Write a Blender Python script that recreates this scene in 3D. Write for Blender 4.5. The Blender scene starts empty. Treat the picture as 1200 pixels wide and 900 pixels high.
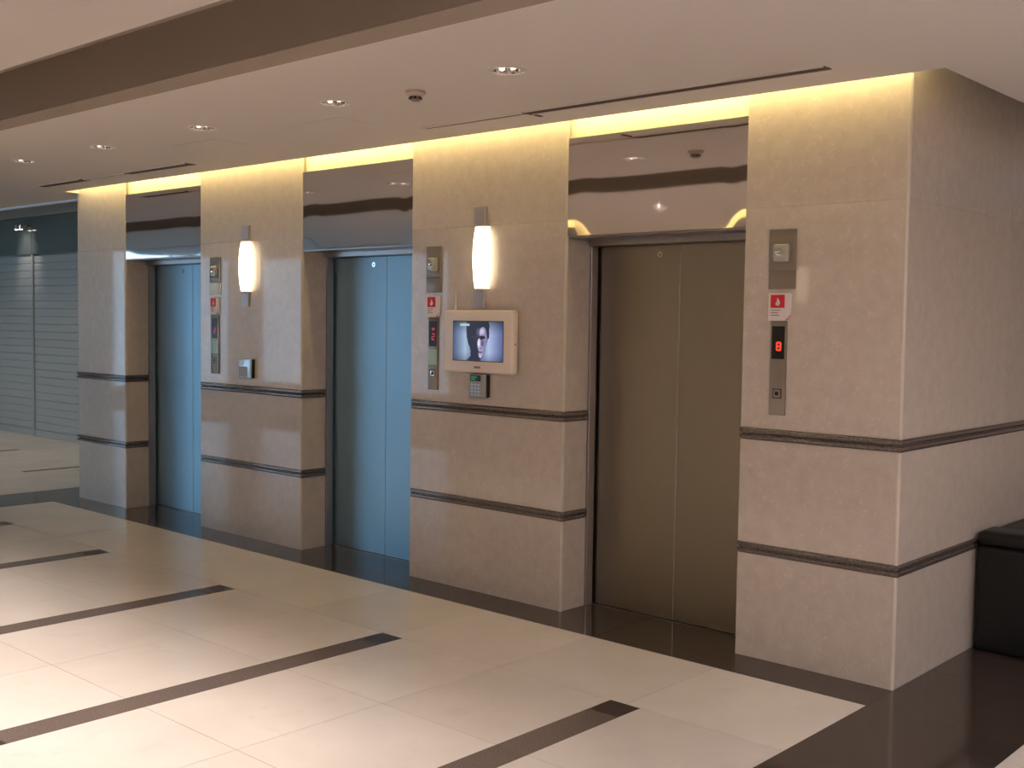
import bpy, bmesh, math, random
from mathutils import Vector, Matrix
random.seed(7)
S = bpy.context.scene
COL = S.collection
PI = math.pi

# ------------------------------------------------------------------ camera
YAW, PITCH, ROLL, FPX = 0.7366845, -0.0555305, 0.0140487, 1323.734
CAM = Vector((2.0675864, -4.8465491, 1.63))
f_ = Vector((-math.sin(YAW)*math.cos(PITCH), math.cos(YAW)*math.cos(PITCH), math.sin(PITCH)))
r_ = Vector((math.cos(YAW), math.sin(YAW), 0)); u_ = r_.cross(f_)
r2 = r_*math.cos(ROLL)+u_*math.sin(ROLL); u2 = -r_*math.sin(ROLL)+u_*math.cos(ROLL)
cd = bpy.data.cameras.new('camera'); cam = bpy.data.objects.new('camera', cd); COL.objects.link(cam)
M = Matrix((r2, u2, -f_)).transposed().to_4x4(); M.translation = CAM
cam.matrix_world = M
cd.sensor_fit = 'HORIZONTAL'; cd.sensor_width = 36; cd.lens = FPX*36/1200; cd.clip_start = 0.05
S.camera = cam

# ------------------------------------------------------------------ world, exposure
W = bpy.data.worlds.new('world'); S.world = W; W.use_nodes = True
bg = W.node_tree.nodes['Background']
bg.inputs[0].default_value = (0.45, 0.72, 1.0, 1); bg.inputs[1].default_value = 3.2
S.view_settings.view_transform = 'Standard'; S.view_settings.look = 'None'
S.view_settings.exposure = 0.1; S.view_settings.gamma = 1; S.view_settings.use_curve_mapping = False

def area(name, loc, rot, sx, sy, power, color, spread=PI):
    d = bpy.data.lights.new(name, 'AREA'); d.shape = 'RECTANGLE'; d.size = sx; d.size_y = sy
    d.energy = power; d.color = color; d.spread = spread
    o = bpy.data.objects.new(name, d); o.location = loc; o.rotation_euler = rot; COL.objects.link(o)
    return o
WARM = (1.0, 0.83, 0.37)
# LED strips of the cove over the lift fronts and of its twin across the lobby
for cy, sgn in ((-0.095, 1), (-4.505, -1)):
    area('cove_strip_light', (-3.66, cy, 2.835), (sgn*math.radians(68), 0, 0), 7.62, 0.03, 38, WARM)
# daylight through the shop-front windows (portals sample the sky there)
for wx in (-17.5, -13.0, -8.5):
    o = area('window_portal', (wx, -10.42, 1.55), (PI/2, 0, 0), 4.2, 2.7, 1, (1, 1, 1))
    o.data.cycles.is_portal = True
o = area('window_portal', (-20.4, -8.8, 1.55), (PI/2, 0, -PI/2), 2.9, 2.7, 1, (1, 1, 1))  # portal of the window added in the left wall
o.data.cycles.is_portal = True

# ------------------------------------------------------------------ helpers
def srgb(r, g, b):
    def c(v):
        v /= 255.0
        return v/12.92 if v <= 0.04045 else ((v+0.055)/1.055)**2.4
    return (c(r), c(g), c(b), 1)

def mat(name, col, rough=0.5, metal=0.0, emit=None, estr=0.0, spec=0.5, coat=0.0, trans=0.0, ior=1.45):
    m = bpy.data.materials.new(name); m.use_nodes = True
    b = m.node_tree.nodes['Principled BSDF']
    b.inputs['Base Color'].default_value = col; b.inputs['Roughness'].default_value = rough
    b.inputs['Metallic'].default_value = metal; b.inputs['Specular IOR Level'].default_value = spec
    b.inputs['Coat Weight'].default_value = coat; b.inputs['Coat Roughness'].default_value = 0.04
    b.inputs['Transmission Weight'].default_value = trans; b.inputs['IOR'].default_value = ior
    if emit:
        b.inputs['Emission Color'].default_value = emit; b.inputs['Emission Strength'].default_value = estr
    return m

def speckle(m, c1, c2, scale, detail=4, lo=0.35, hi=0.65, stretch=(1, 1, 1), second=None, rough_var=0.0, bump=0.0):
    nt = m.node_tree; N = nt.nodes; L = nt.links; b = N['Principled BSDF']
    tc = N.new('ShaderNodeTexCoord'); mp = N.new('ShaderNodeMapping'); mp.inputs['Scale'].default_value = stretch
    geo = N.new('ShaderNodeNewGeometry')
    L.new(geo.outputs['Position'], mp.inputs[0])
    n = N.new('ShaderNodeTexNoise'); n.inputs['Scale'].default_value = scale; n.inputs['Detail'].default_value = detail
    L.new(mp.outputs[0], n.inputs['Vector'])
    r = N.new('ShaderNodeValToRGB'); r.color_ramp.elements[0].position = lo; r.color_ramp.elements[1].position = hi
    r.color_ramp.elements[0].color = c1; r.color_ramp.elements[1].color = c2
    L.new(n.outputs['Fac'], r.inputs[0]); out = r.outputs[0]
    if second:                                              # (colour, scale, lo, hi, amount): veins or flecks on top
        c3, sc3, lo3, hi3, amt = second
        n2 = N.new('ShaderNodeTexNoise'); n2.inputs['Scale'].default_value = sc3; n2.inputs['Detail'].default_value = 6
        n2.inputs['Distortion'].default_value = 1.2; L.new(mp.outputs[0], n2.inputs['Vector'])
        r2_ = N.new('ShaderNodeMapRange'); r2_.inputs[1].default_value = lo3; r2_.inputs[2].default_value = hi3
        r2_.inputs[4].default_value = amt; L.new(n2.outputs['Fac'], r2_.inputs[0])
        mx = N.new('ShaderNodeMix'); mx.data_type = 'RGBA'; L.new(r2_.outputs[0], mx.inputs[0])
        L.new(out, mx.inputs[6]); mx.inputs[7].default_value = c3; out = mx.outputs[2]
    # each slab a shade of its own
    oi = N.new('ShaderNodeObjectInfo'); mr = N.new('ShaderNodeMapRange'); mr.inputs[3].default_value = 0.95; mr.inputs[4].default_value = 1.04
    L.new(oi.outputs['Random'], mr.inputs[0])
    hv = N.new('ShaderNodeHueSaturation'); L.new(mr.outputs[0], hv.inputs['Value']); L.new(out, hv.inputs['Color'])
    L.new(hv.outputs[0], b.inputs['Base Color'])
    if bump:
        bp = N.new('ShaderNodeBump'); bp.inputs['Strength'].default_value = bump; bp.inputs['Distance'].default_value = 0.002
        L.new(n.outputs['Fac'], bp.inputs['Height']); L.new(bp.outputs[0], b.inputs['Normal'])
    return m

# stone
marble = speckle(mat('beige_marble', (1, 1, 1, 1), 0.32, spec=0.3, coat=0.7), srgb(186, 170, 156), srgb(196, 181, 167), 14, 6, 0.3, 0.7,
                 second=(srgb(212, 199, 185), 34, 0.55, 0.72, 0.45))
bead_m = speckle(mat('pale_marble_edge', (1, 1, 1, 1), 0.3), srgb(188, 173, 159), srgb(196, 182, 168), 9, 5)
tile_m = speckle(mat('cream_floor_marble', (1, 1, 1, 1), 0.13, spec=0.5), srgb(221, 210, 200), srgb(228, 218, 208), 3.0, 6, 0.3, 0.7,
                 second=(srgb(212, 196, 182), 6, 0.58, 0.75, 0.35))
grout_m = mat('grout', srgb(96, 82, 70), 0.9)
gran_m = speckle(mat('black_floor_granite', (1, 1, 1, 1), 0.11, spec=0.6), srgb(56, 46, 41), srgb(76, 64, 57), 120, 3, 0.4, 0.62)
inlay_m = speckle(mat('grey_inlay_granite', (1, 1, 1, 1), 0.25, spec=0.4), srgb(102, 88, 82), srgb(118, 104, 97), 130, 3, 0.4, 0.62)
tip_m = speckle(mat('dark_inlay_granite', (1, 1, 1, 1), 0.32, spec=0.3), srgb(64, 53, 48), srgb(76, 64, 60), 130, 3, 0.4, 0.62)
band_m = speckle(mat('brown_band_granite', (1, 1, 1, 1), 0.08, spec=0.7, coat=1.0), srgb(74, 62, 56), srgb(102, 89, 82), 90, 4, 0.38, 0.66)
# plaster, paint
ceil_m = mat('ceiling_paint', srgb(214, 203, 195), 0.75, spec=0.2)
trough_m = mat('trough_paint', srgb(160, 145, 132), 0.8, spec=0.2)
cove_m = mat('cove_plaster', srgb(214, 206, 180), 0.8, spec=0.1)
plain_m = mat('wall_paint', srgb(180, 160, 142), 0.7)
far_m = mat('far_wall_paint', srgb(150, 150, 140), 0.6)
# metals
def brushed(name, col, rough, aniso=0.6):
    m = mat(name, col, rough, 1.0); N = m.node_tree.nodes; L = m.node_tree.links; b = N['Principled BSDF']
    geo = N.new('ShaderNodeNewGeometry'); mp = N.new('ShaderNodeMapping'); mp.inputs['Scale'].default_value = (260, 260, 2.5)
    L.new(geo.outputs['Position'], mp.inputs[0])
    n = N.new('ShaderNodeTexNoise'); n.inputs['Scale'].default_value = 1.0; n.inputs['Detail'].default_value = 2
    L.new(mp.outputs[0], n.inputs['Vector'])
    mr = N.new('ShaderNodeMapRange'); mr.inputs[3].default_value = rough*0.88; mr.inputs[4].default_value = rough*1.12
    L.new(n.outputs['Fac'], mr.inputs[0]); L.new(mr.outputs[0], b.inputs['Roughness'])
    return m
door_m = brushed('brushed_steel_door', srgb(152, 142, 128), 0.42)
blue_door_m = brushed('blue_tinted_steel_door', srgb(138, 168, 184), 0.40)  # bluer base colour for the leaves of the two left lifts
blue_door_m.node_tree.nodes['Principled BSDF'].inputs['Metallic'].default_value = 0.75
def grain():
    # upright grain: reflections smear sideways
    N = door_m.node_tree.nodes; L = door_m.node_tree.links; b = N['Principled BSDF']
    t = N.new('ShaderNodeCombineXYZ'); t.inputs[0].default_value = 0; t.inputs[2].default_value = 1
    L.new(t.outputs[0], b.inputs['Tangent']); b.inputs['Anisotropic'].default_value = 0.7
grain()
jamb_m = brushed('brushed_steel_jamb', srgb(160, 152, 150), 0.30)
plate_m = mat('satin_steel_plate', srgb(150, 138, 126), 0.38, 0.75)
mirror_m = mat('mirror_steel', srgb(224, 219, 216), 0.035, 1.0)
chrome_m = mat('chrome', srgb(225, 222, 220), 0.06, 1.0)
alu_m = mat('aluminium', srgb(190, 192, 196), 0.35, 1.0)
dark_m = mat('black_plastic', srgb(24, 22, 22), 0.35)
void_m = mat('dark_slot', srgb(40, 34, 30), 0.9, spec=0.0)
slot_m = mat('slot_shadow_grey', srgb(96, 80, 72), 0.8, spec=0.1)
white_m = mat('white_plastic', srgb(226, 214, 204), 0.35)
bezel_m = mat('display_bezel', srgb(224, 206, 194), 0.3)
grey_m = mat('grey_plastic', srgb(150, 145, 140), 0.4)
lens_m = mat('lantern_lens', srgb(165, 160, 148), 0.2, spec=0.6, coat=0.5)
glow_m = mat('sconce_glass', srgb(250, 240, 220), 0.3, emit=(1.0, 0.86, 0.62, 1), estr=1.0)
def tube_glow():
    # the tube behind the frosted glass ends short of both caps, so the glass dims towards them
    N = glow_m.node_tree.nodes; L = glow_m.node_tree.links; tc = N.new('ShaderNodeTexCoord'); sx = N.new('ShaderNodeSeparateXYZ')
    L.new(tc.outputs['Generated'], sx.inputs[0]); r = N.new('ShaderNodeValToRGB'); e = r.color_ramp.elements
    e[0].position = 0.02; e[0].color = (0.35, 0.35, 0.35, 1); e[1].position = 0.22; e[1].color = (1, 1, 1, 1)
    a = e.new(0.80); a.color = (1, 1, 1, 1); a = e.new(0.98); a.color = (0.3, 0.3, 0.3, 1)
    m = N.new('ShaderNodeMath'); m.operation = 'MULTIPLY'; m.inputs[1].default_value = 3.7
    L.new(sx.outputs['Z'], r.inputs[0]); L.new(r.outputs[0], m.inputs[0]); L.new(m.outputs[0], N['Principled BSDF'].inputs['Emission Strength'])
tube_glow()
lampglass_m = mat('lamp_bulb', srgb(245, 240, 235), 0.3, emit=(1.0, 0.88, 0.75, 1), estr=3.0)
lit_m = mat('lit_lamp', srgb(245, 240, 235), 0.3, emit=(1.0, 0.88, 0.74, 1), estr=14)
red_m = mat('red_print', srgb(200, 28, 40), 0.5)
card_m = mat('white_card', srgb(225, 212, 205), 0.5)
ink_m = mat('grey_ink', srgb(140, 128, 124), 0.6)
green_patch_m = mat('pale_green_patch', srgb(160, 186, 168), 0.35)
paper_m = mat('white_paper', srgb(214, 224, 222), 0.5)
led_m = mat('red_led', srgb(120, 10, 10), 0.5, emit=(1.0, 0.05, 0.02, 1), estr=1.5)
pink_led_m = mat('pink_led', srgb(120, 10, 30), 0.5, emit=(1.0, 0.10, 0.20, 1), estr=0.45)
lcd_m = mat('green_lcd', srgb(22, 44, 34), 0.3)
lcdtext_m = mat('green_lcd_text', srgb(40, 120, 70), 0.4, emit=(0.15, 0.75, 0.35, 1), estr=0.3)
leather_m = mat('black_leather', srgb(20, 20, 19), 0.42, spec=0.4)
speckle(leather_m, srgb(17, 17, 16), srgb(24, 24, 22), 60, 3, bump=0.3)
glassblk_m = mat('dark_glossy_panel', srgb(98, 106, 104), 0.08, spec=0.6)
slat_m = mat('shutter_slat_paint', srgb(158, 160, 156), 0.5)
trim_m = mat('ceiling_trim_metal', srgb(205, 215, 225), 0.4, 0.0)
glass_m = mat('window_glass', (1, 1, 1, 1), 0.0, trans=1.0, ior=1.02)
frame_m = mat('window_frame_metal', srgb(90, 88, 86), 0.4, 1.0)
fill_panel_m = mat('fill_panel', srgb(240, 235, 230), 0.4, emit=(0.97, 0.95, 1.0, 1), estr=38.0)

def link(name, me, m=None, parent=None, kind=None, loc=None):
    o = bpy.data.objects.new(name, me); COL.objects.link(o)
    if m is not None and not me.materials: me.materials.append(m)
    if parent is not None: o.parent = parent
    if kind: o['kind'] = kind
    if loc is not None: o.location = loc
    return o

def mesh(name, bm, smooth=None):
    bmesh.ops.recalc_face_normals(bm, faces=bm.faces)
    me = bpy.data.meshes.new(name); bm.to_mesh(me); bm.free()
    if smooth is not None:
        me.shade_smooth() if smooth >= PI else me.set_sharp_from_angle(angle=smooth)
        if smooth < PI:
            for p in me.polygons: p.use_smooth = True
    return me

def bx(bm, x0, x1, y0, y1, z0, z1, bev=0.0, seg=2):
    vs = [bm.verts.new((x, y, z)) for z in (z0, z1) for y in (y0, y1) for x in (x0, x1)]
    fs = [bm.faces.new([vs[i] for i in q]) for q in ((0, 2, 3, 1), (4, 5, 7, 6), (0, 1, 5, 4), (2, 6, 7, 3), (0, 4, 6, 2), (1, 3, 7, 5))]
    if bev > 0:
        es = list({e for f in fs for e in f.edges})
        bmesh.ops.bevel(bm, geom=es, offset=bev, segments=seg, affect='EDGES', profile=0.5)
    return vs

CACHE = {}
def box(name, m, x0, x1, y0, y1, z0, z1, parent=None, bev=0.0, seg=2, kind=None):
    """a box object with its origin at its centre (relative to the parent's origin); alike boxes share a mesh"""
    key = (name, m.name, round(x1-x0, 4), round(y1-y0, 4), round(z1-z0, 4), bev, seg)
    if key not in CACHE:
        bm = bmesh.new(); a, b, c = (x1-x0)/2, (y1-y0)/2, (z1-z0)/2
        bx(bm, -a, a, -b, b, -c, c, bev, seg)
        CACHE[key] = mesh(name, bm, math.radians(40) if bev and seg > 1 else None)
    return link(name, CACHE[key], m, parent, kind, ((x0+x1)/2, (y0+y1)/2, (z0+z1)/2))

def lathe(bm, prof, n=32, axis='z', c=(0, 0, 0), cap=True):
    """revolve [(r, h)] round an axis through c"""
    rings = []
    for r, h in prof:
        ring = []
        for i in range(n):
            a = 2*PI*i/n; p = (r*math.cos(a), r*math.sin(a), h)
            if axis == 'y': p = (p[0], p[2], p[1])
            if axis == 'x': p = (p[2], p[0], p[1])
            ring.append(bm.verts.new((p[0]+c[0], p[1]+c[1], p[2]+c[2])))
        rings.append(ring)
    for a, b in zip(rings, rings[1:]):
        for i in range(n):
            bm.faces.new((a[i], a[(i+1) % n], b[(i+1) % n], b[i]))
    if cap:
        for ring in (rings[0], rings[-1]):
            try: bm.faces.new(ring)
            except ValueError: pass

def prism(bm, poly, x0, x1, plane='yz'):
    """extrude a 2-D outline between two values of the remaining axis"""
    def P(a, b, t): return {'yz': (t, a, b), 'xz': (a, t, b), 'xy': (a, b, t)}[plane]
    A = [bm.verts.new(P(a, b, x0)) for a, b in poly]; B = [bm.verts.new(P(a, b, x1)) for a, b in poly]
    n = len(poly)
    bm.faces.new(A); bm.faces.new(B)
    for i in range(n): bm.faces.new((A[i], A[(i+1) % n], B[(i+1) % n], B[i]))

def thing(name, label, cat, loc=(0, 0, 0), group=None, rz=0):
    o = bpy.data.objects.new(name, None); COL.objects.link(o); o.location = loc; o.rotation_euler = (0, 0, rz)
    o.empty_display_size = 0.1
    return tag(o, label, cat, group)
def tag(o, label, cat, group=None):
    o['label'] = label; o['category'] = cat
    if group: o['group'] = group
    return o
def struct(name):
    o = bpy.data.objects.new(name, None); COL.objects.link(o); o['kind'] = 'structure'; o.empty_display_size = 0.1
    return o
def dup(root, loc, label=None, group=None, rz=None):
    r = root.copy(); COL.objects.link(r); r.location = loc
    if rz is not None: r.rotation_euler = (0, 0, rz)
    if label: r['label'] = label
    if group: r['group'] = group
    for ch in list(root.children):
        c = ch.copy(); COL.objects.link(c); c.parent = r
        for g in list(ch.children):
            d = g.copy(); COL.objects.link(d); d.parent = c
    return r

# ================================================================== LARGE STRUCTURE
ZC, ZCOVE, ZTOP = 2.70, 2.95, 3.35
OPP = -4.60                                   # face of the lift bank across the lobby

# ---------------------------------------------------------------- floor
floor = box('floor', grout_m, -20.5, 8.0, -10.6, 6.0, -0.15, -0.0006, kind='structure')
fl_off = floor.location.copy()
def fbox(name, m, x0, x1, y0, y1, z1=0.0, g=0.0012):
    o = box(name, m, x0+g, x1-g, y0+g, y1-g, -0.02, z1)
    o.parent = floor; o.location = o.location-fl_off
    return o
stripes = [-0.754-1.4915*k for k in range(5)]
rows = [-0.27, -0.985, -1.71, -2.4355, -3.16, -3.885]
SW = 0.0775
xs_mid = [0.0]+[-1.497-1.4915*k for k in range(4)]+[-7.48]
for j in range(5):
    y1, y0 = rows[j], rows[j+1]
    if 1 <= j <= 3:
        for k in range(5):
            fbox('marble_tile', tile_m, stripes[k]+SW, xs_mid[k], y0, y1)
            fbox('marble_tile', tile_m, xs_mid[k+1], stripes[k]-SW, y0, y1)
    else:
        for k in range(5):
            fbox('marble_tile', tile_m, stripes[k], xs_mid[k], y0, y1)
            fbox('marble_tile', tile_m, xs_mid[k+1], stripes[k], y0, y1)
for sx in stripes:                            # dark inlay bars with a darker square at both ends
    ys = [-0.985, -1.14, -1.71, -2.4355, -3.005, -3.16]
    for i in range(5):
        fbox('granite_inlay', tip_m if i in (0, 4) else inlay_m, sx-SW, sx+SW, ys[i+1], ys[i], g=0.0004)
# black granite border along both banks and across the two ends
edges = [0.648, 0.0]+xs_mid[1:-1]+[-7.48, -8.13]
for i in range(len(edges)-1):
    fbox('granite_slab', gran_m, edges[i+1], edges[i], -0.27, 0.42)
    fbox('granite_slab', gran_m, edges[i+1], edges[i], OPP-0.42, -3.885)
for k in range(5):
    fbox('granite_slab', gran_m, 0.0, 0.648, rows[k+1], rows[k])
    fbox('granite_slab', gran_m, -8.13, -7.48, rows[k+1], rows[k])
for y0, y1 in ((0.42, 1.2), (1.2, 2.0), (2.0, 2.8), (2.8, 3.6), (3.6, 4.4)):
    fbox('granite_slab', gran_m, 0.0, 0.648, y0, y1)
for y0, y1 in ((0.42, 1.27), (1.27, 2.1)):
    fbox('granite_slab', gran_m, -8.13, -7.48, y0, y1)
# hall beyond the lifts: larger cream tiles with thin dark bars
hx = [-8.13-1.05*k for k in range(11)]; hy = [2.1, 1.21, 0.385, -0.44, -1.265, -2.09, -2.915, -3.885, -5.0]
for i in range(len(hx)-1):
    for j in range(len(hy)-1):
        fbox('marble_tile', tile_m, hx[i+1], hx[i], hy[j+1], hy[j])
for bxx, y0, y1 in ((-9.50, 0.385, 1.45), (-11.44, -0.40, 1.21), (-13.4, 0.385, 1.45)):
    fbox('granite_inlay', inlay_m, bxx-0.045, bxx+0.045, y0, y1, z1=0.0006, g=0)
# foyer on the camera's side of the border
for i in range(7):
    for j in range(14):
        y1 = 1.2-0.8*j
        fbox('marble_tile', tile_m, 0.648+1.0*i, min(1.648+1.0*i, 7.9), y1-0.8, y1)

# ---------------------------------------------------------------- ceiling with trough, cove lip and lamp holes
ceiling = struct('ceiling')
ROW1 = [(-1.254, -1.24), (-2.415, -1.245), (-3.60, -1.243), (-4.76, -1.235), (-5.83, -1.255)]
ROW2 = [(-1.27, -3.35), (-2.46, -3.35), (-3.65, -3.35), (-4.84, -3.35), (-6.03, -3.35)]
HOLE_R, SQ = 0.072, 0.13
def ceil_strip(name, x0, x1, y0, y1, z, holes, m):
    bm = bmesh.new()
    def quad(a, b, c, d):
        if b-a > 1e-6 and d-c > 1e-6:
            bm.faces.new([bm.verts.new(p) for p in ((a, c, z), (a, d, z), (b, d, z), (b, c, z))])
    hs = sorted(holes); px = x0
    for hx_, hy_ in hs:
        quad(px, hx_-SQ, y0, y1); quad(hx_-SQ, hx_+SQ, y0, hy_-SQ); quad(hx_-SQ, hx_+SQ, hy_+SQ, y1)
        n = 32; A = []; B = []
        for i in range(n):
            a = 2*PI*(i+0.5)/n; c, s = math.cos(a), math.sin(a); k = SQ/max(abs(c), abs(s))
            A.append(bm.verts.new((hx_+HOLE_R*c, hy_+HOLE_R*s, z))); B.append((hx_+k*c, hy_+k*s))
        Bv = [bm.verts.new((p[0], p[1], z)) for p in B]
        for i in range(n): bm.faces.new((A[i], A[(i+1) % n], Bv[(i+1) % n], Bv[i]))
        for sx in (-1, 1):
            for sy in (-1, 1):
                c0 = (hx_+sx*SQ, hy_+sy*SQ)
                near = sorted(range(n), key=lambda i: (B[i][0]-c0[0])**2+(B[i][1]-c0[1])**2)[:2]
                bm.faces.new((Bv[near[0]], bm.verts.new((c0[0], c0[1], z)), Bv[near[1]]))
        px = hx_+SQ
    quad(px, x1, y0, y1)
    bmesh.ops.remove_doubles(bm, verts=bm.verts, dist=1e-5)
    me = bpy.data.meshes.new(name); bm.normal_update(); bm.to_mesh(me); bm.free()
    return link(name, me, m, ceiling)
TY0, TY1 = -2.64, -1.985                       # the trough
LIP = 0.15                                     # gap between the lip and the stone
XL, XR = -7.50, 0.20                           # lip ends
ceil_strip('ceiling_panel', -15.0, 8.0, TY1+0.06, -LIP, ZC, ROW1, ceil_m)
ceil_strip('ceiling_panel', -15.0, 8.0, OPP+LIP, TY0, ZC, ROW2, ceil_m)
box('ceiling_panel', ceil_m, XR, 8.0, -LIP, 6.0, ZC, ZC+0.05, ceiling)
box('ceiling_panel', ceil_m, XR, 8.0, -10.6, OPP+LIP, ZC, ZC+0.05, ceiling)
box('ceiling_panel', ceil_m, -15.0, XL, -LIP, 0.20, ZC, ZC+0.05, ceiling)
box('ceiling_panel', ceil_m, -15.0, XL, -6.2, OPP+LIP-0.08, ZC, ZC+0.05, ceiling)
box('ceiling_reveal', void_m, -15.0, XL, OPP+LIP-0.08, OPP+LIP, ZC+0.02, ZC+0.05, ceiling)
# lip boards standing up round the cove gap
box('cove_lip', cove_m, XL, XR, -LIP-0.012, -LIP, ZC+0.0005, ZC+0.05, ceiling)
box('cove_lip', cove_m, XR, XR+0.012, -LIP, 6.0, ZC+0.0505, ZC+0.10, ceiling)
box('cove_lip', cove_m, XL-0.012, XL, -LIP, 0.2, ZC+0.0505, ZC+0.10, ceiling)
box('cove_lip', cove_m, XL, XR, OPP+LIP, OPP+LIP+0.012, ZC+0.0005, ZC+0.05, ceiling)
# cove top
box('cove_top', cove_m, XL-0.3, XR+0.3, -0.6, 0.6, ZCOVE, ZCOVE+0.03, ceiling)
box('cove_top', cove_m, XR-0.4, XR+0.3, 0.6, 6.0, ZCOVE, ZCOVE+0.03, ceiling)
box('cove_top', cove_m, XL-0.3, XR+0.3, OPP-0.6, OPP+0.6, ZCOVE, ZCOVE+0.03, ceiling)
# trough: two cheeks, a sloped lower edge and the raised top
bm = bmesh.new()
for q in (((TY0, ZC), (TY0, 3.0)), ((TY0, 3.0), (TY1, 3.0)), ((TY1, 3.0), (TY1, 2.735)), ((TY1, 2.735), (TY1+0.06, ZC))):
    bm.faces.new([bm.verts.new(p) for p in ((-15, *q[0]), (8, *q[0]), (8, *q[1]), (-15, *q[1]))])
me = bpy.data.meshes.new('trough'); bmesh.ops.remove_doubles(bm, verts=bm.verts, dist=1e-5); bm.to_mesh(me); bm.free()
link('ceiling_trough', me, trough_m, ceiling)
# faint flush access panels
for hx0, hx1, hy0, hy1 in ((-3.30, -2.72, -0.98, -0.72), (-4.35, -3.9, -0.98, -0.72)):
    box('access_panel', ceil_m, hx0, hx1, hy0, hy1, ZC-0.0025, ZC+0.002, ceiling)
# raised ceiling of the hall, over everything
box('upper_ceiling', ceil_m, -20.6, 8.1, -10.7, 6.1, ZTOP, ZTOP+0.1, ceiling)
# metal edge trim where the low ceiling stops in front of the shutters
t1 = box('trim_1', trim_m, -15.0, XL-0.02, 0.201, 0.235, ZC-0.018, ZC+0.06, kind='structure')

# ---------------------------------------------------------------- outer walls
def wbox(name, m, *a):
    return box(name, m, *a, kind='structure')
wall_right = wbox('wall_right', plain_m, 8.0, 8.15, -10.6, 6.0, -0.15, ZTOP)
wall_left = struct('wall_left')
for y0, y1, z0, z1 in ((-7.3, 2.3, -0.15, ZTOP), (-10.6, -10.3, -0.15, ZTOP), (-10.3, -7.3, 3.0, ZTOP), (-10.3, -7.3, -0.15, 0.12)):
    box('wall_section', far_m, -20.65, -20.5, y0, y1, z0, z1, wall_left)
w4 = struct('window_4')  # unseen window, added to bring daylight to the doors from the left
for y in (-10.27, -8.8, -7.33): box('window_frame', frame_m, -20.6, -20.54, y-0.03, y+0.03, 0.12, 3.0, w4)
for y0, y1 in ((-10.24, -8.83), (-8.77, -7.36)): box('pane', glass_m, -20.572, -20.566, y0, y1, 0.12, 3.0, w4)
wall_end = wbox('wall_end', plain_m, 0.012, 8.0, 6.0, 6.15, -0.15, ZTOP)
wall_far = wbox('wall_far', far_m, -20.5, -7.0, 2.12, 2.3, -0.15, ZTOP)
# street wall with three large windows
wall_street = struct('wall_street')
for x0, x1, z0, z1 in ((-6.3, 8.0, -0.15, ZTOP), (-20.5, -19.7, -0.15, ZTOP), (-19.7, -6.3, 3.0, ZTOP), (-19.7, -6.3, -0.15, 0.12),
                       (-15.3, -15.2, 0.12, 3.0), (-10.8, -10.7, 0.12, 3.0)):
    box('wall_section', plain_m, x0, x1, -10.6, -10.45, z0, z1, wall_street)
for n, (x0, x1) in enumerate(((-19.7, -15.3), (-15.2, -10.8), (-10.7, -6.3))):
    w = struct('window_%d' % (n+1))
    box('window_frame', frame_m, x0, x0+0.06, -10.56, -10.48, 0.12, 3.0, w); box('window_frame', frame_m, x1-0.06, x1, -10.56, -10.48, 0.12, 3.0, w)
    box('window_frame', frame_m, x0+0.06, x1-0.06, -10.56, -10.48, 2.94, 3.0, w); box('window_frame', frame_m, x0+0.06, x1-0.06, -10.56, -10.48, 0.12, 0.18, w)
    xm = (x0+x1)/2
    box('window_frame', frame_m, xm-0.03, xm+0.03, -10.56, -10.48, 0.18, 2.94, w)
    box('pane', glass_m, x0+0.06, xm-0.03, -10.525, -10.517, 0.18, 2.94, w); box('pane', glass_m, xm+0.03, x1-0.06, -10.525, -10.517, 0.18, 2.94, w)

# ---------------------------------------------------------------- the lift bank
PIERS = [(-7.54, -6.715), (-5.58, -4.31), (-3.19, -1.935), (-0.81, 0.0)]
B1, B2 = (0.512, 0.566), (1.072, 1.129)
ZH, ZM = 2.104, 2.637                          # door head, top of the mirror panels
REV = 0.21                                     # depth of the stone reveal
BD = 0.015                                     # corner bead
TK = 0.025                                     # stone thickness
wall_back = struct('wall_back')
# carcass behind the stone
for x0, x1 in PIERS:
    box('carcass', plain_m, x0+TK, x1-TK, TK, 0.62, -0.02, ZCOVE, wall_back)
box('carcass', plain_m, -7.54+TK, -TK, 0.62, 3.9, -0.02, ZCOVE, wall_back)
for a, b in zip(PIERS, PIERS[1:]):             # lintel over each opening, its upper strip shows above the mirror
    box('lintel', cove_m, a[1]-TK, b[0]+TK, 0.035, 0.62, ZH+0.02, ZCOVE, wall_back)
def panel(x0, x1, y0, y1, z0, z1):
    g = 0.0004
    box('marble_panel', marble, x0+g, x1-g, y0+g, y1-g, z0+g, z1-g, wall_back, bev=0.0006, seg=1)
def bead(x, y, sx, sy, z0=0.0, z1=ZCOVE):
    """45-degree stone arris at an outer corner; sx, sy point out of the stone"""
    bm = bmesh.new()
    p = [(x, y-sy*BD), (x, y-sy*BD*0.55), (x-sx*BD*0.55*0.4, y-sy*BD*0.55*0.4), (x-sx*BD*0.55, y), (x-sx*BD, y), (x-sx*BD, y-sy*BD)]
    prism(bm, p, z0, z1, 'xy')
    link('corner_bead', mesh('corner_bead', bm), bead_m, wall_back)
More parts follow.
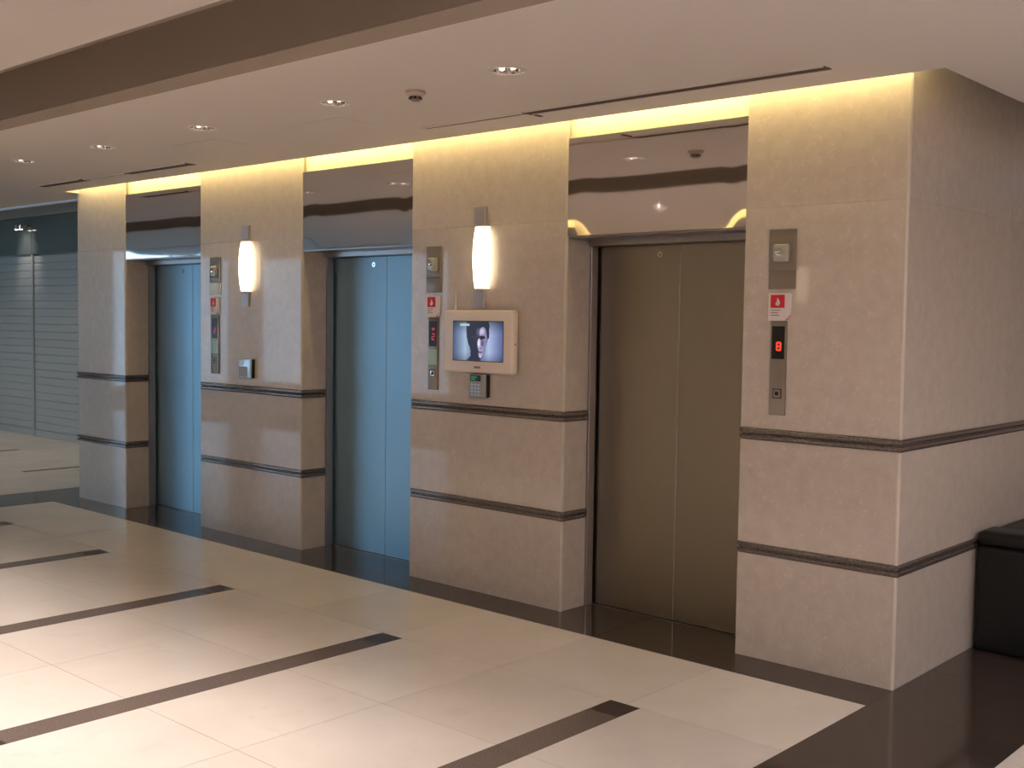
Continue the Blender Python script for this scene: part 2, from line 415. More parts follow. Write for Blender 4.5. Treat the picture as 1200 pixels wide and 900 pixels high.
def band(path, z0, z1):
    """granite rail of rounded section swept along a mitred path of (x, y), the outside to the right of travel"""
    h = (z1-z0)/2; zc = (z0+z1)/2
    # two rounded mouldings with a fine groove between them
    def half(c, r): return [(0.004+0.008*math.cos(a), c+r*math.sin(a)) for a in [-PI/2+PI*i/6 for i in range(7)]]
    q = h/2
    prof = [(-0.02, -h), (0.004, -h)]+half(-q-0.0005, q-0.002)+[(0.001, -0.001), (0.001, 0.001)]+half(q+0.0005, q-0.002)+[(0.004, h), (-0.02, h)]
    n = len(path); bm = bmesh.new(); rings = []
    for i in range(n):
        d = []
        if i > 0: d.append((Vector(path[i])-Vector(path[i-1])).normalized())
        if i < n-1: d.append((Vector(path[i+1])-Vector(path[i])).normalized())
        ns = [Vector((v.y, -v.x)) for v in d]
        if len(ns) == 2:
            b = (ns[0]+ns[1]).normalized(); b = b/b.dot(ns[0])
        else: b = ns[0]
        rings.append([bm.verts.new((path[i][0]+b.x*o, path[i][1]+b.y*o, zc+z)) for o, z in prof])
    for A, B in zip(rings, rings[1:]):
        for i in range(len(prof)):
            j = (i+1) % len(prof); bm.faces.new((A[i], B[i], B[j], A[j]))
    bm.faces.new(rings[0]); bm.faces.new(rings[-1])
    link('granite_band', mesh('granite_band', bm, math.radians(35)), band_m, wall_back)
ZJ = 2.19
TIERS = [(0.0, B1[0]), (B1[1], B2[0]), (B2[1], ZJ), (ZJ, ZCOVE)]
for n, (x0, x1) in enumerate(PIERS):
    first, last = n == 0, n == 3
    for t, (z0, z1) in enumerate(TIERS):
        panel(x0, x1-BD, 0.0, TK, z0, z1)
        # right-hand reveal (faces +x); the end pier turns the corner instead
        if last:
            for y0, y1 in ((BD, 1.30), (1.30, 2.60), (2.60, 3.90)):
                panel(x1-TK, x1, y0, y1, z0, z1)
        elif t < 3: panel(x1-TK, x1, BD, REV, z0, min(z1, ZH))
        if first:
            panel(x0, x0+TK, TK+0.001, 1.0, z0, z1); panel(x0, x0+TK, 1.0, 2.12, z0, z1)
        elif t < 3: panel(x0, x0+TK, TK+0.001, REV, z0, min(z1, ZH))
    bead(x1, 0.0, 1, -1, z1=ZCOVE)
    for z0, z1 in (B1, B2):
        back = 3.90 if last else REV-0.012
        path = [(x0+BD, 0.0), (x1, 0.0), (x1, back)] if not first else [(x0, 2.0), (x0, 0.0), (x1, 0.0), (x1, back)]
        band(path, z0, z1)
        if not first and not last or last:
            band([(x0, REV-0.012), (x0, BD)], z0, z1)

# ---------------------------------------------------------------- lift doors
def sag(u, v, h, amount=1.0):
    # how far the buckled sheet stands back at height v (slope integrated from the bottom edge)
    e = min(1, max(0, (u-0.02)/0.16))*min(1, max(0, (0.98-u)/0.10)); e = e*e*(3-2*e)*amount
    pts = [(0.0, 0.024*e-0.002), (0.15, 0.013*e), (0.35, 0.0), (0.7, -0.006), (1.0, 0.004)]
    y = 0.0; n = 20
    for k in range(n):
        t = v*(k+0.5)/n
        for (a, sa), (b, sb) in zip(pts, pts[1:]):
            if a <= t <= b: y += (sa+(sb-sa)*(t-a)/(b-a))*v*h/n; break
    return y
def mirror_mesh(w, h, seed, amount):
    """polished steel sheet, slightly buckled and leaning out at the top"""
    rg = random.Random(seed); nx, nz = 48, 30
    ph = [rg.uniform(0, 6.28) for _ in range(6)]
    bm = bmesh.new(); g = []
    for j in range(nz+1):
        row = []
        for i in range(nx+1):
            u, v = i/nx, j/nz
            wob = 0.00035*math.sin(2.1*PI*u+ph[0])*(1-v)+0.0002*math.sin(3.9*PI*u+ph[1])+0.0002*math.sin(1.3*PI*u+ph[2])
            row.append(bm.verts.new((u*w-w/2, sag(u, v, h, amount)+wob, v*h)))
        g.append(row)
    for j in range(nz):
        for i in range(nx):
            bm.faces.new((g[j][i], g[j][i+1], g[j+1][i+1], g[j+1][i]))
    me = bpy.data.meshes.new('transom_mirror'); bm.to_mesh(me); bm.free()
    me.shade_smooth()
    return me
for n in range(3):
    x0, x1 = PIERS[n][1], PIERS[n+1][0]
    d = struct('door_%d' % (n+1))
    xm = (x0+x1)/2; YD = 0.285
    for sgn, (a, b) in ((-1, (x0-0.06, xm-0.0015)), (1, (xm+0.0015, x1+0.06))):
        lf = box('door_leaf', door_m if n == 2 else blue_door_m, a, b, YD, YD+0.03, 0.006, ZH-0.045, d, bev=0.002, seg=1)
        if sgn < 0:                            # round key escutcheon high on the left leaf
            bm = bmesh.new(); lathe(bm, [(0.009, 0.0), (0.009, -0.002), (0.016, -0.002), (0.016, 0.0)], 24, 'y', cap=False)
            k = link('key_hole', mesh('key_hole', bm), chrome_m, lf); k.location = (xm-0.135-(a+b)/2, -0.0151, 2.005-(ZH-0.039)/2)
    box('door_jamb', jamb_m, x0-0.03, x0+0.014, REV, 0.268, 0.0, ZH-0.02, d, bev=0.002, seg=1)
    box('door_jamb', jamb_m, x1-0.014, x1+0.03, REV, 0.268, 0.0, ZH-0.02, d, bev=0.002, seg=1)
    box('door_head', jamb_m, x0+0.0145, x1-0.0145, REV-0.03, 0.268, ZH-0.045, ZH-0.006, d, bev=0.002, seg=1)
    box('head_soffit', jamb_m, x0+0.001, x1-0.001, 0.012, REV-0.031, ZH-0.012, ZH, d, bev=0.002, seg=1)
    box('door_sill', jamb_m, x0+0.0145, x1-0.0145, 0.272, 0.34, -0.01, 0.004, d)
    me = mirror_mesh(x1-x0-0.002, ZM-ZH, 11+n, (0.15, 0.8, 1.0)[n])
    link('transom_mirror', me, mirror_m, d, loc=(xm, 0.006, ZH))
    box('transom_backing', void_m, x0+0.001, x1-0.001, 0.012, 0.034, ZH+0.001, ZM-0.002, d)
    box('shaft_back', void_m, x0-0.1, x1+0.1, 0.36, 0.40, 0.0, ZH, d)

# ---------------------------------------------------------------- the opposite bank (seen only in reflections)
wall_opposite = struct('wall_opposite')
def opanel(x0, x1, z0, z1, m=marble, y=OPP, name='marble_panel', th=0.025):
    box(name, m, x0+0.001, x1-0.001, y-th, y, z0+0.001, z1-0.001, wall_opposite)
box('carcass', plain_m, -7.5, -0.03, -7.0, OPP-0.4, -0.02, ZCOVE, wall_opposite)
for x0, x1 in PIERS:
    for z0, z1 in ((0, B1[0]), (B1[1], B2[0]), (B2[1], ZCOVE)): opanel(x0, x1, z0, z1)
    for z0, z1 in (B1, B2): opanel(x0, x1, z0, z1, band_m, OPP+0.01, 'granite_band', 0.03)
    box('pier_core', marble, x0, x1, OPP-0.4, OPP-0.026, 0, ZCOVE, wall_opposite)
for a, b in zip(PIERS, PIERS[1:]):
    opanel(a[1], b[0], 0.0, ZH, door_m, OPP-0.285, 'lift_door', 0.03)
    opanel(a[1], b[0], ZH, ZM, mirror_m, OPP, 'transom_mirror', 0.02)
    opanel(a[1], b[0], ZM, ZCOVE, cove_m, OPP-0.03, 'lintel', 0.05)

# ================================================================== THINGS
# ---------------------------------------------------------------- shutters and wall light of the far hall
XS = -12.85
for n, (x0, x1, lab) in enumerate(((XS, -7.6, 'grey roller shutter between the guide rail and the farthest pier'),
                                   (-19.0, XS-0.0, 'grey roller shutter at the left frame edge, left of the guide rail'))):
    s = thing('roller_shutter', lab, 'shutter', ((x0+x1)/2, 2.06, 0), 'shutters of the far hall')
    hw = (x1-x0)/2
    bm = bmesh.new()
    prism(bm, [(0.002, 0.001), (-0.003, 0.008), (-0.005, 0.05), (-0.003, 0.092), (0.002, 0.099), (0.012, 0.099), (0.012, 0.001)], -hw+0.03, hw-0.03)
    me = mesh('slat', bm)
    for k in range(23):
        link('slat', me, slat_m, s, loc=(0, 0, 0.09+k*0.101))
    box('bottom_bar', slat_m, -hw+0.03, hw-0.03, -0.012, 0.016, 0.002, 0.088, s)
    box('guide_rail', slat_m, hw-0.029, hw-0.003, -0.022, 0.03, 0.0, 2.43, s); box('guide_rail', slat_m, -hw+0.003, -hw+0.029, -0.022, 0.03, 0.0, 2.43, s)
    box('header_panel', glassblk_m, -hw+0.004, hw-0.004, -0.03, 0.055, 2.432, 2.92, s)
    box('bulkhead', far_m, -hw+0.001, hw-0.001, -0.05, 0.057, 2.925, 3.3, s)
sp = thing('wall_spotlight', 'small twin wall spotlight shining down on the grey roller shutter', 'light', (-13.0, 2.025, 2.80))
box('bracket', alu_m, -0.14, 0.14, -0.05, -0.002, -0.012, 0.012, sp)
for dx in (-0.08, 0.05):
    bm = bmesh.new(); lathe(bm, [(0.018, 0.0), (0.026, -0.04), (0.028, -0.06)], 16, 'z'); h = link('lamp_head', mesh('lamp_head', bm), alu_m, sp, loc=(dx, -0.085, 0.02))
    bm = bmesh.new(); lathe(bm, [(0.022, -0.061), (0.022, -0.064)], 16, 'z'); link('lamp_lens', mesh('lamp_lens', bm), lit_m, h)
l = bpy.data.lights.new('shutter_spot', 'SPOT'); l.energy = 18; l.color = (1, .88, .8); l.spot_size = math.radians(62); l.spot_blend = 0.9; l.shadow_soft_size = 0.04
lo = bpy.data.objects.new('shutter_spot', l); COL.objects.link(lo); lo.location = (-12.95, 1.55, 2.95)
lo.rotation_euler = (math.radians(38), 0, 0)

# ---------------------------------------------------------------- downlights
def downlight(lit):
    t = thing('downlight', '', 'ceiling light')
    bm = bmesh.new(); lathe(bm, [(0.070, 0.002), (0.070, -0.003), (0.082, -0.004), (0.084, 0.002)], 40, 'z', cap=False)
    link('trim_ring', mesh('trim_ring', bm, math.radians(40)), ceil_m, t)
    bm = bmesh.new(); lathe(bm, [(0.070, 0.0), (0.067, 0.02), (0.060, 0.045), (0.048, 0.072), (0.030, 0.09), (0.004, 0.096)], 40, 'z', cap=False)
    link('reflector', mesh('reflector', bm, PI), chrome_m, t)
    for s in (-1, 1):
        bm = bmesh.new(); lathe(bm, [(0.004, -0.001), (0.011, 0.002), (0.013, 0.010), (0.013, 0.070), (0.006, 0.074)], 14, 'z')
        link('lamp', mesh('lamp', bm, PI), lit_m if lit else lampglass_m, t, loc=(s*0.026, -s*0.010, 0.004))
    bm = bmesh.new(); bx(bm, -0.002, 0.002, -0.062, 0.062, 0.004, 0.05); link('baffle', mesh('baffle', bm), chrome_m, t)
    return t
ordn = ['round recessed twin-lamp downlight nearest the viewer, above the wall display', 'second recessed twin-lamp downlight from the right in the ceiling row',
        'middle one of the five recessed twin-lamp downlights in the ceiling row', 'second recessed twin-lamp downlight from the left in the ceiling row',
        'leftmost recessed twin-lamp downlight, at the far end of the ceiling row']
d1 = downlight(False)
for i, (x, y) in enumerate(ROW1):
    o = d1 if i == 0 else dup(d1, (0, 0, 0))
    o.location = (x, y, ZC); o.rotation_euler = (0, 0, math.radians(35)); o['label'] = ordn[i]; o['group'] = 'downlights in front of the lifts'
d2 = downlight(True)
for i, (x, y) in enumerate(ROW2):
    o = d2 if i == 0 else dup(d2, (0, 0, 0))
    o.location = (x, y, ZC); o.rotation_euler = (0, 0, math.radians(35)); o['group'] = 'downlights across the ceiling trough'
    o['label'] = 'lit downlight beyond the ceiling trough, ' + ('nearest to the viewer', 'second from the viewer', 'middle of its row of five', 'fourth from the viewer', 'farthest from the viewer')[i]
    l = bpy.data.lights.new('downlight_beam', 'SPOT'); l.energy = 190; l.color = (1, .90, .85); l.spot_size = math.radians(84); l.spot_blend = 0.8; l.shadow_soft_size = 0.05
    lo = bpy.data.objects.new('downlight_beam', l); COL.objects.link(lo); lo.location = (x, y, ZC-0.02)
# hall downlights: outer two added for warm light, middle one inferred from a glint
hall = [(-9.6, 0.45, ZTOP, 'added lit downlight high over the shutter right of the guide rail, hidden by the low ceiling'), (-11.7, 0.6, ZTOP, 'lit downlight high over the middle of the far hall, hidden by the low ceiling'),
        (-14.2, 0.45, ZTOP, 'added lit downlight high over the shutter left of the guide rail, hidden by the low ceiling')]
for x, y, z, lab in hall:
    o = dup(d2, (x, y, z-0.105), lab, 'downlights of the far hall')
    box('housing', ceil_m, -0.1, 0.1, -0.1, 0.1, 0.098, 0.105, o)
    l = bpy.data.lights.new('hall_beam', 'SPOT'); l.energy = 60; l.color = (1, .82, .60); l.spot_size = math.radians(110); l.spot_blend = 0.8; l.shadow_soft_size = 0.05
    lo = bpy.data.objects.new('hall_beam', l); COL.objects.link(lo); lo.location = (x, y, z-0.13)
# unseen fill panels added on the foyer ceiling for ambient light
fp = None
for i, (x, y) in enumerate([(2.0, -7.0), (5.0, -7.0), (3.3, -3.0), (5.0, 1.0)]):
    if fp is None:
        fp = thing('fill_panel', 'added fill light panel on the foyer ceiling behind the viewer', 'ceiling light', (x, y, ZC-0.03), 'added fill panels of the foyer')
        box('panel_frame', white_m, -0.5, 0.5, -0.5, 0.5, 0.0, 0.029, fp, bev=0.004)
        box('diffuser', fill_panel_m, -0.47, 0.47, -0.47, 0.47, -0.004, -0.0005, fp)
    else: dup(fp, (x, y, ZC-0.03), ('', 'added fill light panel in the far corner of the foyer behind the viewer', 'added fill light panel to the right of the viewer', 'added fill light panel in the foyer in front of the sofa')[i])

# ---------------------------------------------------------------- slot diffusers, smoke detector
def slot(x0, x1, y, label, segs, joint=None):
    t = thing('slot_diffuser', label, 'air vent', ((x0+x1)/2, y, ZC), 'slot diffusers along the lift fronts')
    cx = (x0+x1)/2
    for a, b, w in segs:
        box('slot_opening', slot_m, a-cx, b-cx, -w/2, w/2, -0.004, 0.0005, t)
        for sg in (-1, 1): box('slot_frame', ceil_m, a-cx, b-cx, sg*w/2-0.004, sg*w/2+0.004, -0.007, 0.0, t)
    if joint is not None:
        box('slot_joint', slot_m, joint-cx-0.010, joint-cx+0.010, -0.024, 0.12, -0.0045, 0.0, t)
slot(-2.602, -0.168, -0.463, 'long dark linear slot diffuser in the ceiling above the nearest lift, with a cross joint', [(-2.602, -1.846, 0.035), (-1.826, -0.168, 0.075)], -1.836)
slot(-7.25, -4.979, -0.463, 'dark linear slot diffuser at the far left of the ceiling, above the farthest lift', [(-7.25, -6.50, 0.09), (-6.49, -5.86, 0.03), (-5.85, -4.979, 0.09)])
sd = thing('smoke_detector', 'small round smoke detector on the ceiling between two downlights', 'detector', (-1.886, -1.19, ZC))
bm = bmesh.new(); lathe(bm, [(0.046, 0.0), (0.048, -0.012), (0.040, -0.020), (0.030, -0.024)], 28, 'z'); link('detector_base', mesh('detector_base', bm, math.radians(40)), mat('detector_plastic', srgb(176, 158, 144), 0.5), sd)
bm = bmesh.new(); lathe(bm, [(0.027, -0.0245), (0.026, -0.040), (0.018, -0.046), (0.004, -0.047)], 24, 'z'); link('sensor_dome', mesh('sensor_dome', bm, math.radians(40)), mat('detector_dome', srgb(128, 110, 96), 0.5), sd)
for k in range(8):
    a = k*PI/4; box('sensor_vent', void_m, 0.026*math.cos(a)-0.004, 0.026*math.cos(a)+0.004, 0.026*math.sin(a)-0.004, 0.026*math.sin(a)+0.004, -0.038, -0.028, sd)

# ---------------------------------------------------------------- wall sconces
def sconce(label):
    t = thing('wall_sconce', label, 'wall light', (0, 0, 1.70), 'wall sconces on the piers')
    bm = bmesh.new(); n = 12
    poly = [(0.030, 0.0), (0.030, -0.010), (0.024, -0.016), (-0.062, -0.016), (-0.068, -0.010), (-0.068, 0.0)]
    prism(bm, poly, 0.01, 0.60, 'xy'); link('back_plate', mesh('back_plate', bm, math.radians(40)), brushed_sconce, t)
    bm = bmesh.new(); zs = [0.118, 0.14, 0.18, 0.24, 0.30, 0.36, 0.42, 0.46, 0.482]; rings = []
    for z in zs:                               # barrel-shaped half-round glass
        b = 1-((z-0.30)/0.19)**2*0.34; ring = []
        for i in range(17):
            a = PI*i/16; ring.append(bm.verts.new((0.020+0.060*(0.7+0.3*b)*math.cos(a), -0.0165-0.068*b*math.sin(a), z)))
        rings.append(ring)
    for A, B in zip(rings, rings[1:]):
        for i in range(16): bm.faces.new((A[i], A[i+1], B[i+1], B[i]))
        bm.faces.new((A[16], A[0], B[0], B[16]))
    bm.faces.new(rings[0]); bm.faces.new(rings[-1])
    link('glass_shade', mesh('glass_shade', bm, math.radians(50)), glow_m, t)
    for z0, z1 in ((0.104, 0.1175), (0.4825, 0.496)):
        bm = bmesh.new(); poly = [(0.020+0.052*math.cos(PI*i/n), -0.0162-0.048*math.sin(PI*i/n)) for i in range(n+1)]
        prism(bm, poly, z0, z1, 'xy'); link('end_cap', mesh('end_cap', bm, math.radians(40)), brushed_sconce, t)
    return t
brushed_sconce = mat('sconce_paint', srgb(168, 156, 152), 0.35, 0.4)
s0 = sconce('glowing half-round wall sconce above the white wall display'); s0.location = (-2.575, 0, 1.70)
s1 = dup(s0, (-4.955, 0, 1.70), 'glowing half-round wall sconce on the pier between the two blue-doored lifts')
for x, w in ((-2.90, 'nearer'), (-4.955, 'farther')): dup(s0, (x, OPP, 1.70), w+' glowing wall sconce on the opposite lift bank, seen only as a reflection', rz=PI)

# ---------------------------------------------------------------- hall lanterns, notices, call panels on three piers
SEG = {'8': 'abcdefg', '1': 'bc', '2': 'abged', 'up': ''}
def digit(parent, segs, cx, cz, w, h, y, m, name='floor_digit'):
    bm = bmesh.new(); s = 0.0036
    R = {'a': (-w, w, h-s, h+s), 'g': (-w, w, -s, s), 'd': (-w, w, -h-s, -h+s), 'f': (-w-s, -w+s, 0, h), 'b': (w-s, w+s, 0, h), 'e': (-w-s, -w+s, -h, 0), 'c': (w-s, w+s, -h, 0)}
    for k in segs:
        a = R[k]; bx(bm, cx+a[0], cx+a[1], y-0.0008, y, cz+a[2], cz+a[3])
    link(name, mesh(name, bm), m, parent)
def lantern(x0, x1, lab, white):
    t = thing('hall_lantern', lab, 'indicator light', ((x0+x1)/2, 0, 1.79), 'hall lanterns beside the lifts')
    hw = (x1-x0)/2
    box('back_plate', plate_m, -hw, hw, -0.010, 0.0, 0.10, 0.292, t, bev=0.002)
    box('lens', lens_m, -0.042, 0.042, -0.030, -0.0105, 0.135, 0.225, t, bev=0.014, seg=4)
    bm = bmesh.new(); lathe(bm, [(0.017, 0), (0.017, -0.004), (0.012, -0.006), (0.002, -0.0065)], 20, 'y'); link('lens_ring', mesh('lens_ring', bm, math.radians(50)), chrome_m, t, loc=(-0.006, -0.0305, 0.185))
    box('lower_plate', paper_m if white else plate_m, -hw, hw, -0.008, 0.0, 0.01, 0.098, t, bev=0.001)
def notice(x0, x1, z0, z1, lab):
    t = thing('notice_card', lab, 'notice', ((x0+x1)/2, -0.0125, z0), 'red and white notices above the call panels')
    hw = (x1-x0)/2; h = z1-z0; c = 0.03
    bm = bmesh.new(); poly = [(-hw, 0), (hw-c, 0)]+[(hw-c+c*math.sin(a), c-c*math.cos(a)) for a in (PI/8, PI/4, 3*PI/8, PI/2)]+[(hw, h-0.004), (hw-0.004, h), (-hw, h)]
    prism(bm, poly, -0.0015, 0.0115, 'xz'); link('card', mesh('card', bm), card_m, t)
    box('red_square', red_m, -hw+0.012, hw-0.030, -0.0028, -0.0016, h-0.070, h-0.008, t)
    # white flame-shaped mark on the red square
    cx = -0.009; cz = h-0.042
    pts = [(0.0, 0.024), (0.010, 0.010), (0.016, -0.004), (0.012, -0.017), (0.002, -0.022), (-0.010, -0.018), (-0.013, -0.008), (-0.006, -0.002), (-0.004, 0.010)]
    bm = bmesh.new(); prism(bm, [(cx+a*0.85, cz+b*0.85) for a, b in pts], -0.0040, -0.0029, 'xz'); link('white_mark', mesh('white_mark', bm), card_m, t)
    for k, wd in enumerate((0.052, 0.040, 0.046)):
        box('text_line', ink_m, -hw+0.012, -hw+0.012+wd, -0.0022, -0.0016, h-0.083-k*0.012, h-0.079-k*0.012, t)
    bm = bmesh.new(); prism(bm, [(hw-0.028, 0.001)]+[(hw-c+c*math.sin(a), c-c*math.cos(a)+0.001) for a in (PI/8, PI/4, 3*PI/8, PI/2)]+[(hw-0.012, 0.012)], -0.0022, -0.0016, 'xz')
    link('red_corner', mesh('red_corner', bm), red_m, t)
def call_panel(x0, x1, lab, led, segs, segs2, patch, btn):
    t = thing('call_panel', lab, 'call panel', ((x0+x1)/2, 0, 1.20), 'lift call panels')
    hw = (x1-x0)/2
    box('face_plate', plate_m, -hw, hw, -0.009, 0.0, 0.0, 0.448, t, bev=0.002)
    sc = box('display_window', dark_m, -0.033, 0.033, -0.0115, -0.0092, 0.268, 0.424, t)
    # children of the window, placed in its own frame (its centre is 0.346 up, 0.0104 out)
    if segs: digit(sc, segs, 0.004, -0.018, 0.010, 0.018, -0.0013, led)
    if segs2: digit(sc, segs2, 0.004, 0.024, 0.008, 0.010, -0.0013, led, 'direction_sign')
    if patch: box('green_patch', green_patch_m, -hw+0.004, hw-0.004, -0.0105, -0.0092, 0.155, 0.250, t)  # pale green rectangle on the plate below the window
    b = box('call_button', chrome_m if btn else plate_m, -0.019, 0.019, -0.0125, -0.0092, 0.084, 0.122, t, bev=0.003)
    box('button_core', dark_m, -0.009, 0.009, -0.0028, -0.0018, -0.009, 0.009, b)
    box('button_ring', dark_m, -0.023, 0.023, -0.0102, -0.0092, 0.080, 0.126, t)
lantern(-0.674, -0.533, 'steel hall lantern with square lens on the right-hand corner pier', False)
notice(-0.667, -0.551, 1.650, 1.781, 'white notice card with red square on the right-hand corner pier')
call_panel(-0.655, -0.569, 'steel call panel on the right-hand corner pier, red digit in its window', led_m, 'abcdefg', '', False, False)
lantern(-3.050, -2.920, 'steel hall lantern on the pier left of the wall display and sconce', False)
notice(-3.042, -2.930, 1.648, 1.780, 'red and white notice card left of the wall display')
call_panel(-3.026, -2.942, 'steel call panel left of the wall display, pink signs in its window', pink_led_m, 'abged', 'abfg', True, True)
lantern(-5.442, -5.304, 'steel hall lantern with pale lower half, on the pier between the two blue-doored lifts', True)
notice(-5.432, -5.324, 1.650, 1.780, 'red and white notice card on the pier between the two blue-doored lifts')
call_panel(-5.428, -5.322, 'steel call panel with pale green film on the pier between the two blue-doored lifts', pink_led_m, 'abged', '', True, False)

# ---------------------------------------------------------------- wall display with the portrait advertisement
tv = thing('wall_display', 'white framed wall display showing a shadowed portrait of a man', 'screen', (-2.5585, 0, 1.322))
bm = bmesh.new(); bx(bm, -0.2815, 0.2815, -0.060, -0.004, 0.0, 0.371, 0.016, 4); link('housing', mesh('housing', bm, math.radians(50)), bezel_m, tv)
bm = bmesh.new(); bx(bm, -0.14, 0.14, -0.006, 0.0, 0.06, 0.31); link('wall_bracket', mesh('wall_bracket', bm), grey_m, tv)
SX0, SX1, SZ0, SZ1 = -0.1945, 0.2095, 0.072, 0.303
box('screen_rim', dark_m, SX0-0.004, SX1+0.004, -0.0612, -0.0602, SZ0-0.004, SZ1+0.004, tv)
def inpoly(x, y, P):
    c = False; j = len(P)-1
    for i in range(len(P)):
        if (P[i][1] > y) != (P[j][1] > y) and x < (P[j][0]-P[i][0])*(y-P[i][1])/(P[j][1]-P[i][1])+P[i][0]: c = not c
        j = i
    return c
HEAD = [(315, 190), (316, 300), (322, 390), (340, 470), (362, 520), (376, 580), (374, 640), (350, 672), (312, 700), (505, 700), (512, 672), (535, 655), (548, 640), (556, 605),
        (566, 560), (578, 500), (592, 455), (600, 420), (618, 405), (622, 350), (618, 300), (626, 250), (610, 190)]
FACE = [(498, 300), (515, 272), (545, 262), (572, 290), (584, 340), (592, 395), (592, 430), (580, 480), (572, 520), (560, 560), (548, 620), (530, 650), (505, 664), (488, 645), (480, 610),
        (488, 585), (478, 555), (468, 520), (466, 460), (474, 425), (490, 410), (500, 380), (490, 350)]
BROW = [(495, 385), (515, 372), (545, 376), (568, 392), (566, 412), (540, 408), (515, 430), (500, 425)]
def ell(x, y, cx, cy, a, b): return ((x-cx)/a)**2+((y-cy)/b)**2
def mix(a, b, t):
    t = max(0, min(1, t)); return tuple(p+(q-p)*t for p, q in zip(a, b))
def screen_rgb(u, v):
    x, y = 140+655*u, 195+505*v
    c = mix((66, 78, 112), (162, 182, 208), 1-abs(x-305)/175) if x < 460 else mix((84, 96, 142), (172, 186, 222), 1-abs(x-615)/185)
    vig = 1-0.45*max(0, (abs(v-0.55)-0.2)/0.35)**1.5
    c = tuple(k*vig for k in c)
    if inpoly(x, y, HEAD):
        c = (38, 38, 56)
        if 380 < x < 500 and 380 < y < 640: c = mix((38, 38, 56), (60, 56, 76), 1-ell(x, y, 440, 330, 80, 120))
        if 430 < x < 520 and 260 < y < 390: c = mix(c, (104, 98, 122), 1-ell(x, y, 490, 330, 55, 70))
        if inpoly(x, y, FACE):
            c = mix((168, 160, 192), (128, 120, 158), (x-500)/90)
            c = mix(c, (226, 222, 240), 1.3-ell(x, y, 484, 470, 18, 58))
            c = mix(c, (200, 194, 220), 1-ell(x, y, 525, 320, 40, 45))
            c = mix(c, (92, 84, 118), 1.1-ell(x, y, 532, 470, 26, 60))
            c = mix(c, (70, 60, 84), 1.4-ell(x, y, 508, 588, 30, 10))
            c = mix(c, (110, 100, 130), 1.0-ell(x, y, 510, 540, 22, 14))
            c = mix(c, (205, 200, 224), 1.0-ell(x, y, 505, 640, 22, 18))
        if inpoly(x, y, BROW) or ell(x, y, 534, 402, 30, 18) < 1: c = (30, 26, 42)
    # small caption of pale letters in the top left corner
    if 222 < y < 252:
        for k, (a, b) in enumerate(((232, 252), (258, 276), (282, 304), (310, 330), (336, 354))):
            if a < x < b and not (k % 2 == 0 and a+7 < x < b-6 and 230 < y < 240): c = (190, 214, 214)
    return c
nx, nz = 132, 100
vs = []; fs = []; cols = []
for j in range(nz+1):
    for i in range(nx+1):
        u, v = i/nx, j/nz
        vs.append((SX0+(SX1-SX0)*u, -0.0616, SZ1-(SZ1-SZ0)*v)); cols.append(srgb(*screen_rgb(u, v)))
for j in range(nz):
    for i in range(nx):
        a = j*(nx+1)+i; fs.append((a, a+nx+1, a+nx+2, a+1))
me = bpy.data.meshes.new('screen'); me.from_pydata(vs, [], fs)
ca = me.color_attributes.new('picture', 'FLOAT_COLOR', 'POINT')
for i, c in enumerate(cols): ca.data[i].color = c
pic = mat('screen_picture', (0.01, 0.01, 0.012, 1), 0.25)
n = pic.node_tree.nodes.new('ShaderNodeVertexColor'); n.layer_name = 'picture'
pic.node_tree.links.new(n.outputs[0], pic.node_tree.nodes['Principled BSDF'].inputs['Emission Color'])
pic.node_tree.nodes['Principled BSDF'].inputs['Emission Strength'].default_value = 0.95
link('screen', me, pic, tv)
bm = bmesh.new()                                # small illegible maker's mark under the screen
for k in range(5): bx(bm, -0.020+k*0.0105, -0.0125+k*0.0105, -0.0610, -0.0600, 0.030, 0.040)
bx(bm, -0.024, 0.034, -0.0608, -0.0601, 0.0265, 0.0285)
link('maker_mark', mesh('maker_mark', bm), mat('mark_ink', srgb(96, 80, 76), 0.5), tv)
bm = bmesh.new(); lathe(bm, [(0.007, 0.0), (0.006, 0.0025), (0.001, 0.003)], 16, 'x'); link('side_button', mesh('side_button', bm), grey_m, tv, loc=(0.2812, -0.032, 0.175))
bm = bmesh.new(); lathe(bm, [(0.0045, 0.0), (0.0045, 0.03), (0.0028, 0.032), (0.0025, 0.098), (0.0012, 0.101)], 12, 'z'); link('antenna', mesh('antenna', bm, math.radians(40)), white_m, tv, loc=(-0.205, -0.035, 0.3705))

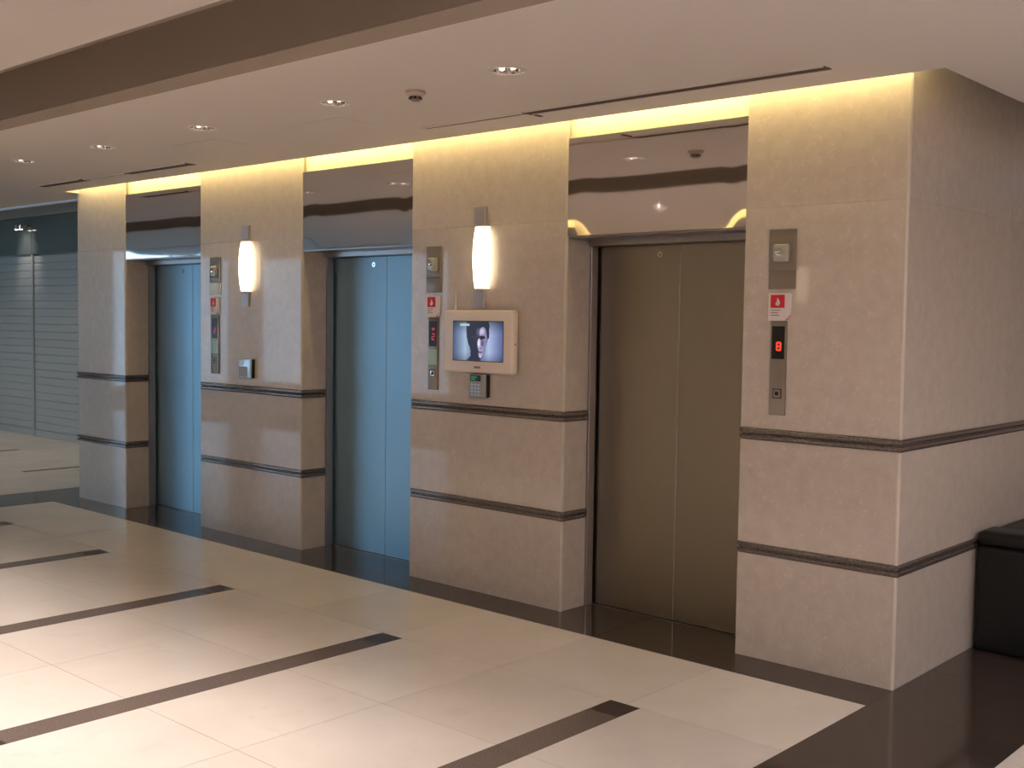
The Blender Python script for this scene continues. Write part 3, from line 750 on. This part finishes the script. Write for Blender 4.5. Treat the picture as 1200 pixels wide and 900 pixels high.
# ---------------------------------------------------------------- card readers
def reader(x0, x1, z0, z1, lab, green):
    t = thing('card_reader', lab, 'card reader', ((x0+x1)/2, 0, z0), 'card readers on the piers')
    hw = (x1-x0)/2; h = z1-z0
    bm = bmesh.new(); bx(bm, -hw, hw, -0.034, -0.0005, 0.0, h, 0.010, 3); link('body', mesh('body', bm, math.radians(50)), alu_m if not green else grey_m, t)
    box('side_shell', dark_m, hw-0.004, hw+0.006, -0.026, -0.0005, 0.008, h-0.008, t)
    if green:
        box('lcd', lcd_m, -hw+0.012, hw-0.038, -0.0362, -0.0342, h-0.046, h-0.012, t)
        for j, wd in enumerate((0.050, 0.036)): box('lcd_text', lcdtext_m, -hw+0.020, -hw+0.020+wd, -0.0368, -0.0363, h-0.026-j*0.012, h-0.020-j*0.012, t)
        for j in range(4):
            for i in range(3):
                box('key', alu_m, -hw+0.018+i*0.027, -hw+0.036+i*0.027, -0.0365, -0.0342, 0.014+j*0.020, 0.026+j*0.020, t)
    else:
        box('lcd', paper_m, -hw+0.030, -hw+0.075, -0.0362, -0.0342, h-0.050, h-0.018, t)
        box('front_panel', grey_m, -hw+0.018, hw-0.040, -0.0355, -0.0342, 0.016, h-0.062, t)
reader(-2.645, -2.510, 1.170, 1.318, 'grey card reader with green display hanging under the white wall display', True)
reader(-5.037, -4.874, 1.180, 1.332, 'small silver card reader below the sconce between the two blue-doored lifts', False)

# ---------------------------------------------------------------- leather sofa by the return wall
sf = thing('leather_sofa', 'black leather sofa standing against the stone return wall at the right edge', 'sofa', (0.02, 0.915, 0))
def cushion(name, x0, x1, y0, y1, z0, z1, bev=0.035):
    bm = bmesh.new(); bx(bm, x0, x1, y0, y1, z0, z1, bev, 4); return link(name, mesh(name, bm, math.radians(50)), leather_m, sf)
cushion('base', 0.0, 0.86, 0.01, 1.99, 0.0, 0.30, 0.02)
for y0, y1 in ((0.0, 0.20), (1.80, 2.0)):
    cushion('arm', 0.0, 0.86, y0, y1, 0.0, 0.535, 0.025); cushion('arm_pad', -0.004, 0.87, y0-0.006, y1+0.006, 0.536, 0.612, 0.034)
cushion('backrest', 0.0, 0.22, 0.207, 1.793, 0.30, 0.60)
cushion('seat_cushion', 0.225, 0.87, 0.207, 0.998, 0.302, 0.43); cushion('seat_cushion', 0.225, 0.87, 1.002, 1.793, 0.302, 0.43)
